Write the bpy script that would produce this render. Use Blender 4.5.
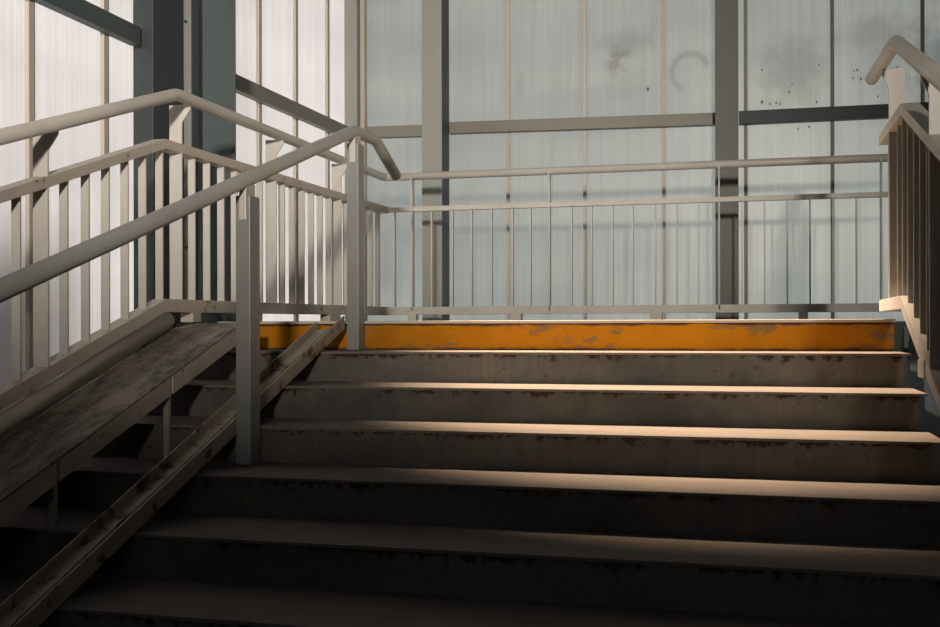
import bpy, bmesh, math, random
from mathutils import Vector, Matrix
random.seed(7)
sc = bpy.context.scene
C = sc.collection
for o in list(bpy.data.objects): bpy.data.objects.remove(o)

# ------------------------------------------------------------------ camera
F = 1073.4
cam_d = bpy.data.cameras.new('camera'); cam = bpy.data.objects.new('camera', cam_d); C.objects.link(cam)
cam_d.sensor_fit = 'HORIZONTAL'; cam_d.sensor_width = 36.0; cam_d.lens = F / 940 * 36
cam_d.shift_y = 13.85 / 940
cam_d.clip_start = 0.05; cam_d.clip_end = 200
EYE = 1.5
cam.matrix_world = (Matrix.Translation((0, 0, EYE)) @ Matrix.Rotation(0.2548, 4, 'Z')
                    @ Matrix.Rotation(math.pi / 2, 4, 'X') @ Matrix.Rotation(-0.0023, 4, 'Z'))
sc.camera = cam

# ------------------------------------------------------------------ sky
w = bpy.data.worlds.new('sky'); sc.world = w; w.use_nodes = True
nt = w.node_tree; nt.nodes.clear()
wo = nt.nodes.new('ShaderNodeOutputWorld'); bg = nt.nodes.new('ShaderNodeBackground')
tc = nt.nodes.new('ShaderNodeTexCoord'); sep = nt.nodes.new('ShaderNodeSeparateXYZ')
rp = nt.nodes.new('ShaderNodeValToRGB')
rp.color_ramp.elements[0].position = 0.46; rp.color_ramp.elements[0].color = (0.14, 0.145, 0.145, 1)
rp.color_ramp.elements[1].position = 0.56; rp.color_ramp.elements[1].color = (0.70, 0.72, 0.69, 1)
mp = nt.nodes.new('ShaderNodeMath'); mp.operation = 'MULTIPLY_ADD'; mp.inputs[1].default_value = 0.5; mp.inputs[2].default_value = 0.5
nt.links.new(tc.outputs['Generated'], sep.inputs[0]); nt.links.new(sep.outputs['Z'], mp.inputs[0])
nt.links.new(mp.outputs[0], rp.inputs[0]); nt.links.new(rp.outputs[0], bg.inputs[0]); nt.links.new(bg.outputs[0], wo.inputs[0])
bg.inputs[1].default_value = 1.75

# ------------------------------------------------------------------ sun outside, low on the left
sd = bpy.data.lights.new('sun', 'SUN'); sd.energy = 4.7; sd.angle = math.radians(38); sd.color = (1.0, 0.945, 0.92)
sun = bpy.data.objects.new('sun', sd); C.objects.link(sun)
sun.rotation_euler = Vector((1.0, 0.10, -0.62)).to_track_quat('-Z', 'Y').to_euler()

# ------------------------------------------------------------------ added unseen warm spots that pool light on the stair head
def add_spot(loc, aim, energy, col, size, blend, soft):
    ld = bpy.data.lights.new('added_spot', 'SPOT'); ld.energy = energy; ld.color = col
    ld.spot_size = math.radians(size); ld.spot_blend = blend; ld.shadow_soft_size = soft
    fl = bpy.data.objects.new('added_spot', ld); C.objects.link(fl); fl.location = loc
    fl.rotation_euler = (Vector(aim) - Vector(loc)).to_track_quat('-Z', 'Y').to_euler()
add_spot((-1.3, 4.75, 4.9), (-0.38, 4.47, 1.5), 3600, (1.0, 0.72, 0.50), 39, 0.8, 0.12)
# added spot behind the camera, shining in over the sill of the invented opening
add_spot((1.3, -6.0, 3.0), (-1.5, 5.5, 2.2), 5800, (1.0, 0.89, 0.78), 44, 0.6, 0.32)

sc.view_settings.view_transform = 'Standard'; sc.view_settings.look = 'None'
sc.view_settings.gamma = 1; sc.view_settings.exposure = 0.0
sc.view_settings.use_curve_mapping = False

# ------------------------------------------------------------------ materials
class N:
    def __init__(s, name):
        s.m = bpy.data.materials.new(name); s.m.use_nodes = True; s.t = s.m.node_tree; s.t.nodes.clear()
        s.out = s.t.nodes.new('ShaderNodeOutputMaterial'); s.tc = s.t.nodes.new('ShaderNodeTexCoord')
    def n(s, typ, **kw):
        x = s.t.nodes.new(typ)
        for k, v in kw.items(): setattr(x, k, v)
        return x
    def l(s, a, b): s.t.links.new(a, b)
    def noise(s, scale, detail=5, rough=0.6, vec=(1, 1, 1), dist=0.0, off=(0, 0, 0)):
        mp = s.n('ShaderNodeMapping'); mp.inputs['Scale'].default_value = vec; mp.inputs['Location'].default_value = off
        s.l(s.tc.outputs['Object'], mp.inputs['Vector'])
        t = s.n('ShaderNodeTexNoise'); t.inputs['Scale'].default_value = scale
        t.inputs['Detail'].default_value = detail; t.inputs['Roughness'].default_value = rough
        t.inputs['Distortion'].default_value = dist
        s.l(mp.outputs[0], t.inputs['Vector']); return t.outputs['Fac']
    def ramp(s, fac, a, b, ca=(0, 0, 0, 1), cb=(1, 1, 1, 1)):
        r = s.n('ShaderNodeValToRGB'); e = r.color_ramp.elements
        e[0].position = a; e[1].position = b; e[0].color = ca; e[1].color = cb
        s.l(fac, r.inputs[0]); return r.outputs[0]
    def mix(s, fac, a, b, mode='MIX'):
        x = s.n('ShaderNodeMix', data_type='RGBA', blend_type=mode)
        for i, v in ((0, fac), (6, a), (7, b)):
            if hasattr(v, 'is_output'): s.l(v, x.inputs[i])
            elif i == 0: x.inputs[0].default_value = v
            else: x.inputs[i].default_value = (*v, 1)
        return x.outputs[2]
    def math(s, op, a, b=None, c=None, clamp=False):
        x = s.n('ShaderNodeMath', operation=op); x.use_clamp = clamp
        for i, v in ((0, a), (1, b), (2, c)):
            if v is None: continue
            if hasattr(v, 'is_output'): s.l(v, x.inputs[i])
            else: x.inputs[i].default_value = v
        return x.outputs[0]
    def bsdf(s, col, rough=0.6, metal=0.0, bump=None, bs=0.3, bd=0.01, spec=0.4):
        p = s.n('ShaderNodeBsdfPrincipled')
        if hasattr(col, 'is_output'): s.l(col, p.inputs['Base Color'])
        else: p.inputs['Base Color'].default_value = (*col, 1)
        if hasattr(rough, 'is_output'): s.l(rough, p.inputs['Roughness'])
        else: p.inputs['Roughness'].default_value = rough
        p.inputs['Metallic'].default_value = metal; p.inputs['Specular IOR Level'].default_value = spec
        if bump is not None:
            b = s.n('ShaderNodeBump'); b.inputs['Strength'].default_value = bs; b.inputs['Distance'].default_value = bd
            s.l(bump, b.inputs['Height']); s.l(b.outputs[0], p.inputs['Normal'])
        s.l(p.outputs[0], s.out.inputs[0]); return s.m

def paint(name, base, rust=0.62, dirt=0.75, rough=0.45, rustcol=(0.17, 0.075, 0.03)):
    k = N(name)
    a = k.noise(9, 8, 0.7); b = k.noise(2.5, 6, 0.65, (1, 1, 0.5), off=(3, 1, 2))
    c = k.mix(k.ramp(b, 0.45, 0.75), base, tuple(x * dirt for x in base))
    c = k.mix(k.ramp(a, rust, rust + 0.06), c, rustcol)
    return k.bsdf(c, rough, 0, a, 0.15, 0.003)

M = {}
M['cream'] = paint('cream_paint', (0.51, 0.49, 0.445), 0.70, 0.8)
M['rail'] = paint('handrail_paint', (0.49, 0.47, 0.425), 0.74, 0.8, rough=0.35)
M['rail_grey'] = paint('worn_grey_handrail_paint', (0.34, 0.345, 0.325), 0.76, 0.8, rough=0.33)
M['nosing'] = paint('highlit_nosing', (0.52, 0.46, 0.38), 0.66, 0.8, 0.6)  # landing lip's highlight put into a lighter base colour
M['cream_rust'] = paint('rusty_cream_paint', (0.50, 0.45, 0.385), 0.60)
M['post'] = paint('grey_post_paint', (0.23, 0.24, 0.232), 0.70, rough=0.4)
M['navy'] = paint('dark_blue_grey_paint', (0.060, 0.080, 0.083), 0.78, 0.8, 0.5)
M['navy_dark'] = paint('navy_paint_and_shade', (0.016, 0.030, 0.040), 0.9, 0.8, 0.5)  # own colour of the stringers; painted shade on column side and right beam
M['navy_shaft'] = paint('very_dark_blue_grey_paint', (0.035, 0.045, 0.048), 0.8, 0.7, 0.5)
M['greygreen'] = paint('grey_green_paint', (0.105, 0.115, 0.10), 0.8, 0.8, 0.5)
M['lightgrey'] = paint('light_grey_column_paint', (0.25, 0.262, 0.235), 0.8, 0.9, 0.5)
M['girt'] = paint('beige_grey_girt_paint', (0.20, 0.19, 0.16), 0.8, 0.85, 0.5)
M['mullion'] = paint('beige_mullion_paint', (0.46, 0.42, 0.37), 0.8, 0.85, 0.5)
M['dark'] = paint('dark_sheet', (0.030, 0.034, 0.036), 0.8)
M['gasket'] = N('black_gasket').bsdf((0.012, 0.012, 0.013), 0.7)

def concrete_riser(name, base, streak, yellow=False):
    k = N(name)
    gen = k.n('ShaderNodeSeparateXYZ'); k.l(k.tc.outputs['Generated'], gen.inputs[0]); gz = gen.outputs['Z']
    st = k.noise(14, 6, 0.7, (1, 1, 0.12)); big = k.noise(1.6, 5, 0.6, (1, 1, 1.5), off=(5, 2, 0)); sp = k.noise(26, 7, 0.75)
    mid = k.noise(7, 6, 0.7, (1, 1, 1.2), 0.6, (1, 7, 2))
    if yellow:
        c = k.mix(k.ramp(k.noise(3, 5), 0.35, 0.7), (0.50, 0.20, 0.005), (0.37, 0.135, 0.005))
        patch = k.math('ADD', k.math('MULTIPLY', k.noise(2.2, 7, 0.7, (1, 1, 2.6), 0.15, (4.2, 0, 0.3)), 1.0), k.math('MULTIPLY', mid, 0.22))
        c = k.mix(k.ramp(patch, 0.665, 0.70), c, (0.25, 0.14, 0.055))
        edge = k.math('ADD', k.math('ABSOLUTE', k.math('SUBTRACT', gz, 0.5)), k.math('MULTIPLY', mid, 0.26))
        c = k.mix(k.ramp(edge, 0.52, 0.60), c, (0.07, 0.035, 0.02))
        c = k.mix(k.math('MULTIPLY', k.ramp(sp, 0.62, 0.72), 0.5), c, (0.16, 0.08, 0.03))
    else:
        st = k.math('ADD', k.math('MULTIPLY', k.noise(46, 5, 0.7, (1, 1, 0.10)), 0.6), k.math('MULTIPLY', k.noise(9, 5, 0.7, (1, 1, 0.3)), 0.4))
        c = k.mix(k.ramp(st, 0.44, 0.62), base, streak)
        c = k.mix(k.ramp(big, 0.40, 0.68), c, tuple(x * 0.55 for x in base))
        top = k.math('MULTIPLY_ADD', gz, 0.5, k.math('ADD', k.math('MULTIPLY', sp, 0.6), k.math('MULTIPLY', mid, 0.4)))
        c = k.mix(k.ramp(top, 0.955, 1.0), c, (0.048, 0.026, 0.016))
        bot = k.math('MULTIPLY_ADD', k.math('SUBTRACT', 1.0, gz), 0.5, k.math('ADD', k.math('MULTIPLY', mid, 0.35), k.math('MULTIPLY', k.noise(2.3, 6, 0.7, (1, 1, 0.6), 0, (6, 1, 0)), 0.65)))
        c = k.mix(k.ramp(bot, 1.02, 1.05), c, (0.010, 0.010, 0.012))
        c = k.mix(k.math('MULTIPLY', k.ramp(sp, 0.60, 0.66), 0.6), c, (0.045, 0.027, 0.018))
    return k.bsdf(c, 0.85, 0, sp, 0.35, 0.004, spec=0.15)
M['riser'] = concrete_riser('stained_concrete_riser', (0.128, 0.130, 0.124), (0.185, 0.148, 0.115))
M['yellow'] = concrete_riser('worn_yellow_paint', None, None, True)

def tread_mat():
    k = N('dusty_tread')
    a = k.noise(5, 7, 0.65, (0.6, 2, 1)); b = k.noise(40, 5, 0.6)
    c = k.mix(k.ramp(a, 0.3, 0.7), (0.195, 0.17, 0.145), (0.14, 0.127, 0.112))
    c = k.mix(k.math('MULTIPLY', k.ramp(b, 0.62, 0.7), 0.5), c, (0.10, 0.07, 0.05))
    c = k.mix(k.ramp(k.noise(1.7, 4, 0.5, off=(8, 3, 1)), 0.74, 0.76), c, (0.09, 0.05, 0.04))
    return k.bsdf(c, 0.8, 0, b, 0.3, 0.003, spec=0.2)
M['tread'] = tread_mat()

def ramp_mat():
    k = N('scuffed_ramp_plate')
    a = k.noise(7, 9, 0.78, (2.2, 0.8, 1), 0.8); b = k.noise(2.2, 5, 0.6, (1.4, 0.6, 1), off=(1, 4, 0)); s = k.noise(60, 3, 0.6, (1, 0.3, 1))
    f = k.math('ADD', k.math('MULTIPLY', a, 0.72), k.math('MULTIPLY', b, 0.42))
    c = k.mix(k.ramp(f, 0.50, 0.63), (0.36, 0.32, 0.26), (0.09, 0.09, 0.08))
    c = k.mix(k.math('MULTIPLY', k.ramp(s, 0.5, 0.8), 0.35), c, (0.10, 0.09, 0.075))
    return k.bsdf(c, 0.62, 0, a, 0.25, 0.003, spec=0.3)
M['ramp'] = ramp_mat()
M['runnel'] = paint('rusty_channel_steel', (0.38, 0.33, 0.27), 0.56, 0.7, 0.5, (0.11, 0.052, 0.025))
M['floor'] = N('grey_concrete').bsdf((0.10, 0.10, 0.095), 0.85)
M['ceiling'] = N('dark_ceiling_sheet').bsdf((0.05, 0.055, 0.06), 0.8)
M['opaque'] = N('dark_cladding').bsdf((0.03, 0.035, 0.04), 0.7)
M['outside'] = N('shade_block_grey').bsdf((0.16, 0.165, 0.165), 0.9)

RING = (-0.386, 3.223)
SMEARS = [(-0.823, 3.443, 1, 2.2, 0.22, 0.34, (0.45, 0.46, 0.45)), (-0.895, 3.331, 1.2, 1.0, 0.075, 0.45, (0.46, 0.42, 0.41)), (-0.824, 3.23, 1, 1, 0.2, 0.15, (0.5, 0.46, 0.45)), (-1.56, 3.205, 3, 1, 0.12, 0.2, (0.45, 0.46, 0.45)), (0.281, 3.195, 1, 0.9, 0.24, 0.4, (0.45, 0.45, 0.44)), (0.822, 3.407, 0.8, 1.6, 0.24, 0.36, (0.45, 0.46, 0.46)), (0.821, 3.148, 0.9, 1.2, 0.2, 0.22, (0.47, 0.48, 0.47)), (1.182, 3.171, 0.9, 0.8, 0.22, 0.5, (0.42, 0.44, 0.46))]
HOLES = [(-0.668, 3.125, 0.011), (0.681, 3.17, 0.008), (0.705, 3.11, 0.009), (0.656, 3.119, 0.006), (0.809, 2.993, 0.007), (0.083, 2.995, 0.011), (0.135, 2.978, 0.008), (0.173, 2.983, 0.008), (0.198, 2.975, 0.007), (0.429, 2.975, 0.008), (0.256, 3.051, 0.008), (0.312, 2.804, 0.007), (0.381, 2.814, 0.007), (0.084, 3.207, 0.007), (0.445, 3.218, 0.006), (0.925, 3.174, 0.007), (0.662, 3.165, 0.005), (0.275, 3.103, 0.005)]
def poly_mat(name, axis, cols, marks=False):
    """milky multiwall polycarbonate: fine vertical flutes, grime, scuffs; lit from outside"""
    k = N(name)
    sp = k.n('ShaderNodeSeparateXYZ'); k.l(k.tc.outputs['Object'], sp.inputs[0])
    u = sp.outputs[axis]; z = sp.outputs['Z']
    fl = k.math('SINE', k.math('MULTIPLY', u, 2 * math.pi / 0.0175))
    vec = (1, 1, 0.02)
    fine = k.noise(38, 3, 0.6, vec)
    cloud = k.noise(1.1, 4, 0.5, (0.6, 0.6, 2.6), off=(2, 2, 0.4))
    c = k.mix(k.ramp(cloud, 0.35, 0.7), *cols)
    c = k.mix(k.math('MULTIPLY', k.ramp(fine, 0.35, 0.7), 0.22), c, (0.45, 0.45, 0.44))
    c = k.mix(k.math('MULTIPLY', k.math('MULTIPLY_ADD', fl, 0.5, 0.5), 0.12), c, (0.35, 0.36, 0.36))
    if marks:
        def dist(cx, cz, sx=1.0, sz=1.0):
            dx = k.math('MULTIPLY', k.math('SUBTRACT', u, cx), sx); dz = k.math('MULTIPLY', k.math('SUBTRACT', z, cz), sz)
            return k.math('SQRT', k.math('ADD', k.math('MULTIPLY', dx, dx), k.math('MULTIPLY', dz, dz))), dx, dz
        wob = k.noise(12, 5, 0.7)
        # open ring smear left by cleaned graffiti, on the pane left of the middle column
        d, dx, dz = dist(*RING, 1.0, 0.95)
        ring = k.ramp(k.math('ABSOLUTE', k.math('SUBTRACT', d, 0.118)), 0.008, 0.030, (1, 1, 1, 1), (0, 0, 0, 1))
        opening = k.ramp(k.math('SUBTRACT', dx, k.math('MULTIPLY', dz, 1.2)), 0.05, 0.10, (1, 1, 1, 1), (0, 0, 0, 1))
        c = k.mix(k.math('MULTIPLY', k.math('MULTIPLY', ring, opening), 0.36), c, (0.40, 0.41, 0.40))
        # grey rubbed smear clouds
        for cx, cz, sx, sz, r, amt, col in SMEARS:
            d, _, _ = dist(cx, cz, sx, sz)
            dd = k.math('ADD', d, k.math('MULTIPLY_ADD', wob, 0.5, -0.25))
            c = k.mix(k.math('MULTIPLY', k.ramp(dd, r * 0.35, r * 1.1, (1, 1, 1, 1), (0, 0, 0, 1)), amt), c, col)
        # small burnt holes and specks
        for cx, cz, r in HOLES:
            d, _, _ = dist(cx, cz, 1.5, 0.8)
            dd = k.math('ADD', d, k.math('MULTIPLY_ADD', k.noise(90, 2, 0.5), 0.012, -0.006))
            c = k.mix(k.ramp(dd, r * 0.6, r * 1.2, (1, 1, 1, 1), (0, 0, 0, 1)), c, (0.05, 0.06, 0.06))
    tr = k.n('ShaderNodeBsdfTranslucent'); df = k.n('ShaderNodeBsdfDiffuse'); gl = k.n('ShaderNodeBsdfGlossy')
    k.l(c, tr.inputs[0]); k.l(k.mix(0.55, c, (0.1, 0.1, 0.1)), df.inputs[0]); gl.inputs['Roughness'].default_value = 0.35
    a = k.n('ShaderNodeMixShader'); a.inputs[0].default_value = 0.15; k.l(tr.outputs[0], a.inputs[1]); k.l(df.outputs[0], a.inputs[2])
    b = k.n('ShaderNodeMixShader'); b.inputs[0].default_value = 0.04; k.l(a.outputs[0], b.inputs[1]); k.l(gl.outputs[0], b.inputs[2])
    k.l(b.outputs[0], k.out.inputs[0]); return k.m
M['poly_back'] = poly_mat('milky_polycarbonate_back', 'X', ((0.82, 0.84, 0.81), (0.72, 0.74, 0.73)), True)
M['poly_left'] = poly_mat('milky_polycarbonate_left', 'Y', ((0.83, 0.81, 0.80), (0.76, 0.735, 0.73)))

# ------------------------------------------------------------------ mesh helpers
def box(bm, x0, x1, y0, y1, z0, z1):
    v = [bm.verts.new((x, y, z)) for z in (z0, z1) for x, y in ((x0, y0), (x1, y0), (x1, y1), (x0, y1))]
    for f in ((3, 2, 1, 0), (4, 5, 6, 7), (0, 1, 5, 4), (1, 2, 6, 5), (2, 3, 7, 6), (3, 0, 4, 7)): bm.faces.new([v[i] for i in f])
def sweep(bm, path, wd, ht, side=(1, 0, 0)):
    """rectangular bar along a path; wd along `side`, ht vertical, mitred"""
    s = Vector(side) * wd / 2; rings = []
    for p in path:
        p = Vector(p); h = Vector((0, 0, ht / 2))
        rings.append([bm.verts.new(q) for q in (p - s - h, p + s - h, p + s + h, p - s + h)])
    for a, b in zip(rings, rings[1:]):
        for i in range(4): bm.faces.new((a[i], a[(i + 1) % 4], b[(i + 1) % 4], b[i]))
    bm.faces.new(rings[0][::-1]); bm.faces.new(rings[-1])
def tube(bm, pts, r, n=20, rnd=0.03):
    P = [Vector(p) for p in pts]; Q = [P[0]]
    for i in range(1, len(P) - 1):
        a = (P[i - 1] - P[i]).normalized(); b = (P[i + 1] - P[i]).normalized(); A = P[i] + a * rnd; B = P[i] + b * rnd
        for k in range(5):
            t = k / 4; Q.append((1 - t) ** 2 * A + 2 * t * (1 - t) * P[i] + t * t * B)
    Q.append(P[-1]); rings = []; up = None
    for i, p in enumerate(Q):
        t = (Q[min(i + 1, len(Q) - 1)] - Q[max(i - 1, 0)]).normalized()
        if up is None: up = t.orthogonal().normalized()
        up = (up - t * up.dot(t)).normalized(); sd_ = t.cross(up)
        rings.append([bm.verts.new(p + (up * math.cos(2 * math.pi * j / n) + sd_ * math.sin(2 * math.pi * j / n)) * r) for j in range(n)])
    for a, b in zip(rings, rings[1:]):
        for j in range(n):
            f = bm.faces.new((a[j], a[(j + 1) % n], b[(j + 1) % n], b[j])); f.smooth = True
    bm.faces.new(rings[0][::-1]); bm.faces.new(rings[-1])
def prism(bm, poly, axis, a, b):
    """polygon (2-D points) extruded along axis from a to b. axis 'x': pts=(y,z); 'y': pts=(x,z); 'z': pts=(x,y)"""
    def P(p, t): return {'x': (t, p[0], p[1]), 'y': (p[0], t, p[1]), 'z': (p[0], p[1], t)}[axis]
    A = [bm.verts.new(P(p, a)) for p in poly]; B = [bm.verts.new(P(p, b)) for p in poly]; n = len(poly)
    bm.faces.new(A); bm.faces.new(B[::-1])
    for i in range(n): bm.faces.new((A[i], B[i], B[(i + 1) % n], A[(i + 1) % n]))
def obj(name, bm, mat, parent=None, bevel=0.0):
    bmesh.ops.recalc_face_normals(bm, faces=bm.faces[:])
    me = bpy.data.meshes.new(name); bm.to_mesh(me); bm.free(); me.materials.append(M[mat])
    o = bpy.data.objects.new(name, me); C.objects.link(o)
    if bevel:
        m = o.modifiers.new('bevel', 'BEVEL'); m.width = bevel; m.segments = 2; m.limit_method = 'ANGLE'; m.angle_limit = math.radians(40)
    if parent is not None:
        o.parent = parent; o.matrix_parent_inverse = parent.matrix_world.inverted() if False else Matrix.Translation(-Vector(parent.location))
    return o
def thing(name, loc, label=None, cat=None, group=None, kind=None):
    o = bpy.data.objects.new(name, None); C.objects.link(o); o.location = loc; o.empty_display_size = 0.1
    tag(o, label, cat, group, kind); return o
def tag(o, label=None, cat=None, group=None, kind=None):
    if label: o['label'] = label
    if cat: o['category'] = cat
    if group: o['group'] = group
    if kind: o['kind'] = kind
    return o
def bx(name, d, mat, parent=None, bevel=0.0):
    bm = bmesh.new(); box(bm, *d); return obj(name, bm, mat, parent, bevel)

# ------------------------------------------------------------------ dimensions
R, T, D, L0 = 0.125, 0.3543, 4.553, 1.522      # rise, going, landing edge, landing height
XR, XL = 0.551, -2.40                           # stair sides
WX, WY = -2.82, 7.40                            # inner faces of left and back wall
CEIL = 5.2
def nose(n): return D - n * T, L0 - n * R

# ------------------------------------------------------------------ setting: floors, ceiling, walls
tag(bx('floor', (-4.2, 3.2, -3.4, 0.70, -0.15, 0.022), 'floor'), kind='structure')
tag(bx('floor', (WX - 0.05, 3.2, D + 0.15, WY + 0.02, L0 - 0.16, L0 - 0.001), 'floor'), kind='structure')
tag(bx('ceiling', (-3.1, 3.2, -3.4, WY + 0.25, CEIL, CEIL + 0.12), 'ceiling'), kind='structure')
tag(bx('wall_right', (3.0, 3.2, -3.4, WY + 0.2, -0.15, CEIL), 'opaque'), kind='structure')
bm = bmesh.new()
box(bm, -4.2, 3.2, -3.5, -3.4, -0.15, 2.67); box(bm, -4.2, 3.2, -3.5, -3.4, 4.5, CEIL)
box(bm, -4.2, -0.7, -3.5, -3.4, 2.67, 4.5); box(bm, 1.08, 3.2, -3.5, -3.4, 2.67, 4.5)  # invented opening, shaped to let the added spot in over its sill
tag(obj('wall_front', bm, 'opaque'), kind='structure')
tag(bx('wall_side', (0.66, 3.0, 0.3, D + 0.6, -0.1, 1.05), 'navy_dark'), kind='structure')

wb = thing('wall_back', (0, WY, L0), 'milky polycarbonate back wall in vertical sheets behind the landing railing', kind='structure')
mb = [-2.78, -2.19, -1.645, -1.101, -0.561, -0.022, 0.527, 1.077, 1.62, 2.16, 2.70, 3.0]
for a, b in zip(mb, mb[1:]):
    bx('glazing_panel', (a, b, WY, WY + 0.010, 1.0, CEIL), 'poly_back', wb)
for i, a in enumerate(mb[:-1]):
    if i == 0: continue
    wdt = 0.012 if i in (2, 3, 4) else 0.012
    bx('mullion', (a - wdt, a + wdt, WY - 0.012, WY - 0.0005, 1.0, CEIL), 'mullion' if i < 5 else 'girt', wb, 0.001)
bx('lower_cladding', (WX, 3.0, WY - 0.01, WY + 0.03, 0.0, 1.0), 'opaque', wb)

wl = thing('wall_left', (WX, 4, 1.2), 'bright polycarbonate left wall in vertical sheets behind the ramp railing', kind='structure')
ml = [7.40, 6.905, 6.37, 5.84, 5.31, 4.79, 4.265, 3.745, 3.22]
for a, b in zip(ml, ml[1:]):
    bx('glazing_panel', (WX - 0.010, WX, b, a, 1.0, CEIL), 'poly_left', wl)
for a in ml[1:]:
    bx('mullion', (WX + 0.0005, WX + 0.020, a - 0.017, a + 0.017, 1.0, CEIL), 'mullion', wl, 0.001)
    bx('gasket', (WX + 0.0005, WX + 0.018, a + 0.0175, a + 0.024, 1.0, CEIL), 'girt', wl)
bx('lower_cladding', (WX - 0.03, WX, -3.4, WY, -0.1, 1.0), 'opaque', wl)
bx('side_cladding', (WX - 0.03, WX, -3.4, 3.22, 1.0, CEIL), 'opaque', wl)  # unseen stretch made opaque to keep the lower stairs dark

# block added outside to shade the lower part of the left wall
o = bx('shade_block', (WX - 0.75, WX - 0.55, 2.0, 3.95, 0.0, 2.15), 'outside')
tag(o, 'grey block added outside to shade the lower left wall sheets', 'wall')

# ------------------------------------------------------------------ columns
G = 'steel columns standing against the walls'
t = thing('steel_column', (-2.14, 7.1, L0), 'steel column on the back wall, lit front painted light grey, shaded side navy', 'column', G)
bx('front_plate', (-2.175, -2.033, 7.05, 7.062, L0, CEIL), 'lightgrey', t, 0.002)
bx('shaft', (-2.167, -2.033, 7.063, 7.24, L0, CEIL), 'navy_dark', t, 0.002)  # lit front and shaded side put into the plate and shaft colours
t = thing('steel_column', (-0.145, 7.1, L0), 'grey green steel column in the middle of the back wall', 'column', G)
bx('front_flange', (-0.212, -0.068, 7.10, 7.112, L0, CEIL), 'greygreen', t, 0.002)
bx('web', (-0.146, -0.134, 7.112, 7.25, L0, CEIL), 'greygreen', t)
bx('rear_flange', (-0.212, -0.068, 7.25, 7.262, L0, CEIL), 'greygreen', t, 0.002)
t = thing('steel_column', (-2.78, 7.3, L0), 'slim grey corner column where left and back walls meet', 'column', G)
bx('corner_post', (-2.815, -2.718, 7.24, 7.36, L0, CEIL), 'lightgrey', t, 0.003)
bx('edge_strip', (-2.717, -2.685, 7.30, 7.36, L0, CEIL), 'mullion', t, 0.002)
t = thing('steel_column', (-2.76, 4.64, 0.0), 'broad very dark box column behind the railing bend', 'column', G)
bx('shaft', (-2.812, -2.706, 4.50, 4.776, 0.0, CEIL), 'navy_shaft', t, 0.003)
t = thing('steel_column', (-2.65, 5.1, 0.0), 'wide blue grey flanged column just behind the dark box column', 'column', G)
bx('front_flange', (-2.765, -2.54, 5.00, 5.014, 0.0, CEIL), 'navy', t, 0.002)
bx('web', (-2.66, -2.646, 5.014, 5.18, 0.0, CEIL), 'navy', t)
bx('rear_flange', (-2.765, -2.645, 5.18, 5.194, 0.0, CEIL), 'navy', t, 0.002)
t = thing('angle_strip', (-2.70, 4.83, 0.3), 'narrow grey vertical strip with a bolt between the two dark columns', 'strip')
bx('strip', (-2.729, -2.676, 4.80, 4.808, 0.3, CEIL), 'post', t, 0.001)
bx('return', (-2.676, -2.670, 4.80, 4.86, 0.3, CEIL), 'navy', t)
for bz in (1.9, 3.02, 4.1):
    bm = bmesh.new(); tube(bm, [(-2.702, 4.800, bz), (-2.702, 4.792, bz)], 0.008, 6); obj('bolt', bm, 'dark', t)

# ------------------------------------------------------------------ girts (horizontal rails carrying the sheets)
def girt(pts, dirw, wd, ht, mat, label, under=None):
    bm = bmesh.new(); sweep(bm, pts, wd, ht, dirw); o = obj('wall_girt', bm, mat, None, 0.002)
    return tag(o, label, 'beam')
GY = WY - 0.045
girt([(-2.75, GY, 2.915), (-2.19, GY, 2.905)], (0, 1, 0), 0.06, 0.080, 'girt', 'short beige beam on the back wall left of the light grey column')
girt([(-2.062, GY, 2.915), (-0.215, GY, 2.886)], (0, 1, 0), 0.06, 0.080, 'girt', 'long beige grey horizontal beam between the two back wall columns')
girt([(-0.065, GY, 2.885), (2.9, GY, 2.875)], (0, 1, 0), 0.06, 0.086, 'navy_dark', 'horizontal beam right of the middle column, its shade painted in as dark navy')  # beam's shade put into its colour as navy
GX = WX + 0.047
girt([(GX, 5.20, 2.862), (GX, 7.24, 2.885)], (1, 0, 0), 0.05, 0.085, 'girt', 'beige beam on the left wall between wide column and corner')
girt([(GX, 0.5, 2.862), (GX, 4.46, 2.862)], (1, 0, 0), 0.05, 0.085, 'navy', 'dark beam on the left wall at the upper left, ending at the box column')

# ------------------------------------------------------------------ staircase
st = thing('staircase', (-0.9, 2.5, 0.022), 'wide worn concrete staircase with a yellow painted top riser', 'stairs')
def edge_strip(bm, x0, x1, yf, yb, z0, z1, seed, amp=0.0010):
    """a slab whose front edge is slightly irregular"""
    rnd = random.Random(seed); n = 60; top = []; bot = []; tb = []; bb = []
    for i in range(n + 1):
        x = x0 + (x1 - x0) * i / n; j = rnd.uniform(-amp, amp); k = rnd.uniform(-amp, amp) * 0.7
        if rnd.random() < 0.04: j += 0.004
        top.append(bm.verts.new((x, yf + j, z1))); bot.append(bm.verts.new((x, yf + j, z0 + k)))
        tb.append(bm.verts.new((x, yb, z1))); bb.append(bm.verts.new((x, yb, z0)))
    for i in range(n):
        for a, b in ((top, bot), (tb, top), (bb, tb), (bot, bb)): bm.faces.new((a[i], a[i + 1], b[i + 1], b[i]))
    bm.faces.new((top[0], bot[0], bb[0], tb[0])); bm.faces.new((top[n], tb[n], bb[n], bot[n]))
for n in range(0, 12):
    y, z = nose(n)
    bm = bmesh.new()
    edge_strip(bm, XL, XR + (0.0 if n == 0 else 0.022), y - 0.004, y + (T + 0.01 if n else 0.26), z - 0.006, z + 0.003, 30 + n)
    o = obj('tread', bm, 'tread', st)
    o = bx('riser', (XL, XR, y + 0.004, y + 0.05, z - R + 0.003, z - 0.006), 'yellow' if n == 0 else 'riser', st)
    if n == 0: o['label'] = 'chipped yellow painted top riser'
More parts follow.
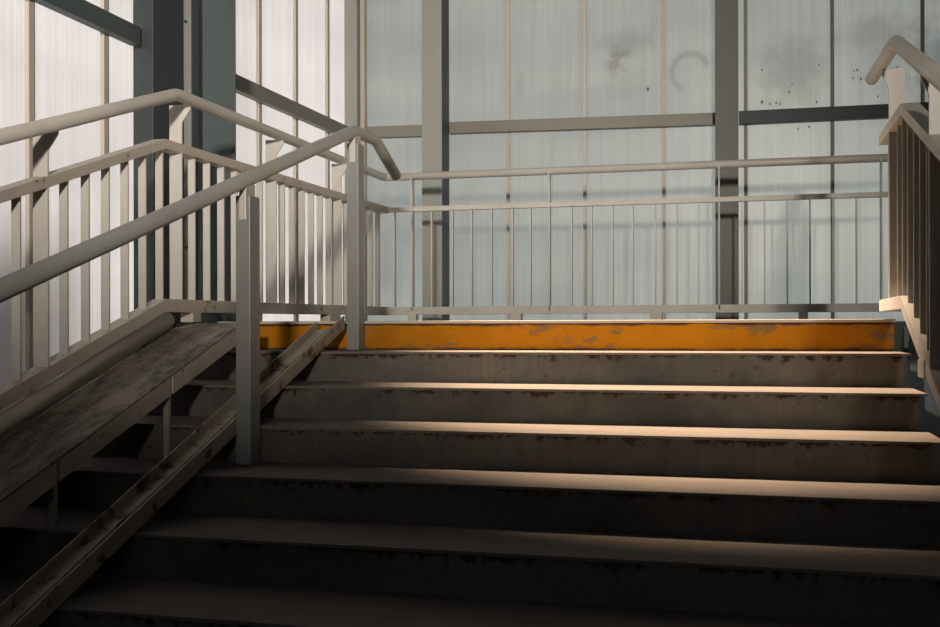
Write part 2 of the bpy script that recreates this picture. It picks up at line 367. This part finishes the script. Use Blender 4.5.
bx('nosing', (XL, XR + 0.012, D - 0.012, D + 0.03, L0 - 0.005, L0 + 0.0075), 'nosing', st, 0.002)
# steel trim on the ends of the risers, open gap, dark stringer on the right
for n in range(0, 4):
    y, z = nose(n)
    bx('end_trim', (XR + 0.0005, XR + 0.006, y + 0.003, y + 0.05, z - R + 0.004, z - 0.008), 'yellow' if n == 0 else 'riser', st)
bm = bmesh.new()
prism(bm, [(0.4, -0.05), (D + 0.5, 0.9), (D + 0.5, L0 - 0.02), (D + 0.05, L0 - 0.02), (0.4, L0 - 0.10 - (D - 0.35) * R / T)], 'x', 0.612, 0.632)
obj('stringer', bm, 'navy_dark', st)
bm = bmesh.new()
prism(bm, [(0.4, -0.05), (D + 0.5, 0.9), (D + 0.5, L0 - 0.02), (D + 0.05, L0 - 0.02), (0.4, L0 - 0.02 - (D - 0.35) * R / T)], 'x', XL - 0.03, XL - 0.004)
obj('stringer', bm, 'navy_dark', st)

# ------------------------------------------------------------------ railings
SL = 0.335
BW = 0.052
def zb(y, flat, bend): return flat if y >= bend else flat - (bend - y) * SL
def bracket_post(parent, x, y, z0, z1, zt, along, mat='cream', wd=0.058, th=0.009, reach=0.03):
    """flat plate standing square to the rail, narrowing with a notch to the handrail"""
    bm = bmesh.new(); h = wd / 2
    poly = [(-h, z0), (h, z0), (h, z1 - 0.075), (h + reach * 0.15, z1 - 0.06), (h + reach * 0.5, z1 - 0.022), (h + reach * 0.5, z1), (-h, z1)]
    if along == 'y': prism(bm, [(x + p[0] * (1 if x < 0 else -1), p[1]) for p in poly], 'y', y - th / 2, y + th / 2)
    else: prism(bm, [(y - p[0], p[1]) for p in poly], 'x', x - th / 2, x + th / 2)
    return obj('post', bm, mat, parent, 0.0012)

BEND = 3.93
def sloped_rail(label, xs, xh, xe, y1, z, posts, bals, feet, hand, mats, bw=0.062, sl=0.335, sb=0.327, bh=0.054):
    """xs rail plane, xh handrail offset towards the stairs, xe rail plane at the far end"""
    HZ, TZ, BZ, TE, BE = z; y0 = 1.9
    t = thing('stair_railing', (xs, (y0 + y1) / 2, L0), label, 'railing', None)
    def X(y): return xs if y < BEND else xs + (xe - xs) * (y - BEND) / (y1 - BEND)
    def zz(y, a, b=None, sl=sl): return a - (BEND - y) * sl if y < BEND else a + ((b or a) - a) * (y - BEND) / (y1 - BEND)
    bm = bmesh.new(); tube(bm, hand, 0.0250); obj('handrail', bm, mats[0], t)
    bm = bmesh.new(); sweep(bm, [(xs, y0, zz(y0, TZ)), (xs, BEND, TZ), (xe, y1, TE)], bw, 0.040); obj('top_rail', bm, mats[1], t, 0.002)
    bm = bmesh.new(); sweep(bm, [(xs, y0, zz(y0, BZ, sl=sb)), (xs, BEND, BZ), (xe, y1, BE)], bw, bh); obj('bottom_rail', bm, mats[1], t, 0.002)
    for y in bals:
        x = X(y); bx('baluster', (x - 0.0165, x + 0.0165, y - 0.004, y + 0.004, zz(y, BZ, BE, sb) + 0.018, zz(y, TZ, TE) - 0.015), mats[2], t)
    for y in posts:
        bracket_post(t, X(y), y, zz(y, BZ, BE, sb) - 0.02, zz(y, hand[1][2], None, (hand[1][2] - hand[0][2]) / (BEND - y0)) - 0.016, 0, 'y', mats[2], reach=abs(xh - xs))
    for y, wdt in feet:
        bx('foot', (X(y) - 0.03, X(y) + 0.03, y - wdt / 2, y + wdt / 2, L0 + 0.003, BZ - 0.018), mats[1], t, 0.002)
    return t
PS = 0.9
def between(posts, lo, hi):
    ys = []; P = [min(posts) - PS] + list(posts) + [max(posts) + PS]
    for p, q in zip(P, P[1:]): ys += [p + (q - p) / 7 * i for i in range(1, 7)]
    return [y for y in ys if lo < y < hi]
lp = [2.28, 3.17, 4.055, 4.93, 5.75]
lrail = sloped_rail('cream painted railing above the ramp, sloping up then level along the left wall', -2.335, -2.257, -2.262, 6.52,
            (2.452, 2.253, 1.592, 2.25, 1.605), lp, between(lp, 1.95, 6.45), [(4.17, 0.07), (5.66, 0.16)],
            [(-2.257, 1.9, 2.452 - (BEND - 1.9) * 0.335), (-2.257, BEND, 2.452), (-2.25, 6.47, 2.456), (-2.225, 6.495, 2.457)],
            ('rail', 'cream_rust', 'cream'))
rp_ = [2.44, 3.34, 4.26]
rrail = sloped_rail('warm lit cream railing on the right edge of the stairs', 0.532, 0.487, 0.532, 4.56,
            (2.475, 2.243, 1.582, 2.243, 1.582), rp_, between(rp_, 1.95, 4.5), [],
            [(0.487, 1.9, 2.475 - (BEND - 1.9) * 0.365), (0.487, BEND, 2.475), (0.487, 4.68, 2.515)],
            ('rail', 'cream', 'cream'), sl=0.352, sb=0.385, bh=0.046)
bx('mounting_bracket', (0.497, 0.509, 3.40, 3.52, 1.345, 1.40), 'cream', rrail, 0.002)

YB = 6.50
t = thing('landing_railing', (-0.8, YB, L0), 'long level cream railing across the back of the landing', 'railing')
bm = bmesh.new(); tube(bm, [(-2.25, YB, 2.458), (2.6, YB, 2.458)], 0.0235); obj('handrail', bm, 'rail', t)
bm = bmesh.new(); sweep(bm, [(-2.245, YB, 2.25), (2.6, YB, 2.25)], 0.03, 0.030, (0, 1, 0)); obj('top_rail', bm, 'cream', t, 0.0015)
bm = bmesh.new(); sweep(bm, [(-2.24, YB, 1.605), (2.6, YB, 1.609)], 0.05, 0.048, (0, 1, 0)); obj('bottom_rail', bm, 'cream', t, 0.002)
for xb in (-2.186, -1.94, -1.803, -1.679, -1.551, -1.417, -1.304, -1.049, -0.926, -0.799, -0.678, -0.545, -0.418, -0.292, -0.042, 0.086, 0.213, 0.339, 0.466, 0.593, 0.85, 0.98, 1.10, 1.23, 1.36, 1.49, 1.75, 1.88, 2.0, 2.13, 2.26):
    bx('baluster', (xb - 0.0042, xb + 0.0042, YB - 0.015, YB + 0.015, 1.63, 2.24), 'cream', t)
for xb in (-2.066, -1.185, -0.172, 0.725, 1.62, 2.45):
    bracket_post(t, xb, YB, 1.60, 2.446, 2.25, 'x', 'cream', 0.05)
for xb, wdt in ((-2.063, 0.055), (-1.39, 0.062), (-0.54, 0.07), (0.30, 0.05), (1.15, 0.06), (2.0, 0.06)):
    bx('foot', (xb - wdt / 2, xb + wdt / 2, YB - 0.04, YB + 0.02, L0 - 0.001, 1.588), 'cream', t, 0.002)

# ------------------------------------------------------------------ free-standing handrail between runnel and stairs
t = thing('central_handrail', (-1.715, 3.5, 0.9), 'thick tube handrail on square posts dividing the stairs from the wheel channel', 'handrail')
def hz(y): return 2.377 - (4.501 - y) * 0.3365
bm = bmesh.new()
tube(bm, [(-1.70, 1.2, hz(1.2)), (-1.70, 4.49, 2.375), (-1.70, 4.775, 2.380), (-1.70, 5.075, 2.255)], 0.0265, 24, 0.035); obj('tube', bm, 'rail_grey', t)
for y, n in ((1.31, 9), (3.435, 4), (4.497, 1)):
    z0 = L0 - n * R + 0.004; zt = hz(y) - 0.045
    p = bx('post', (-1.724, -1.669, y - 0.039, y + 0.039, z0, zt - 0.015), 'post', t, 0.003)
    bx('bracket', (-1.708, -1.682, y - 0.045, y + 0.03, zt - 0.10, hz(y) - 0.015), 'rail', p, 0.002)

# ------------------------------------------------------------------ wheel runnel (steel channel laid up the stairs)
t = thing('wheel_channel', (-1.85, 3, 0.9), 'narrow rusty steel wheel channel running up the stairs beside the handrail posts', 'channel')
def rz(y): return L0 + 0.006 - (D - y) * 0.3528
Y0, Y1 = 1.0, 4.44
def bar_slope(x0, x1, o0, o1, y0=Y0, y1=Y1):
    bm = bmesh.new(); prism(bm, [(y0, rz(y0) + o0), (y1, rz(y1) + o0), (y1, rz(y1) + o1), (y0, rz(y0) + o1)], 'x', x0, x1); return bm
obj('base_plate', bar_slope(-1.855, -1.742, 0.0, 0.005), 'runnel', t)
obj('side_flange', bar_slope(-1.861, -1.8555, 0.0, 0.038), 'runnel', t, 0.001)
obj('side_flange', bar_slope(-1.7415, -1.735, 0.0, 0.058, Y0, 4.46), 'runnel', t, 0.001)
obj('liner', bar_slope(-1.800, -1.795, 0.0055, 0.018), 'runnel', t)

# ------------------------------------------------------------------ ramp along the left
t = thing('pushchair_ramp', (-2.1, 3, 0.9), 'wide scuffed ramp plate climbing along the left railing', 'ramp')
def pz(y): return 1.500 - (3.973 - y) * 0.34
bm = bmesh.new()
xa, xb_, y0, yk, ye = -2.30, -2.02, 1.6, 3.973, 4.17
prism(bm, [(y0, pz(y0)), (yk, 1.500), (ye, 1.521), (ye, 1.513), (yk, 1.492), (y0, pz(y0) - 0.008)], 'x', xa, xb_); obj('deck_plate', bm, 'ramp', t)
bm = bmesh.new(); prism(bm, [(y0, pz(y0)), (yk, 1.500), (ye - 0.2, 1.503), (ye - 0.2, 1.506), (3.93, 1.5), (y0, pz(y0) + 0.027)], 'x', xa - 0.006, xa - 0.001); obj('edge_flange', bm, 'cream_rust', t)
def fascia(ya, yb):
    bm = bmesh.new()
    mid = [(yk, 1.4915)] if yb > yk else []
    top = [(ya, pz(ya) - 0.0085)] + mid + [(yb, (pz(yb) - 0.0085) if yb <= yk else 1.5125)]
    low = [(p[0], p[1] - 0.066) for p in top][::-1]
    prism(bm, top + low, 'x', xb_ - 0.008, xb_); return obj('side_fascia', bm, 'cream_rust', t, 0.001)
fascia(3.49, ye); fascia(2.83, 3.473); fascia(1.6, 2.815)
for y in (2.823, 3.481, 4.12):
    n = math.ceil((D - y) / T); bx('support_leg', (xb_ - 0.03, xb_ - 0.009, y - 0.008, y + 0.008, L0 - n * R + 0.003, min(pz(y), 1.50) - 0.012), 'runnel', t)

bm = bmesh.new(); tube(bm, [(-2.30, 1.7, 1.534 - (3.93 - 1.7) * 0.335), (-2.30, 3.93, 1.534)], 0.0325)
o = obj('kerb_pipe', bm, 'cream_rust'); tag(o, 'cream pipe lying under the left railing beside the ramp plate', 'pipe')
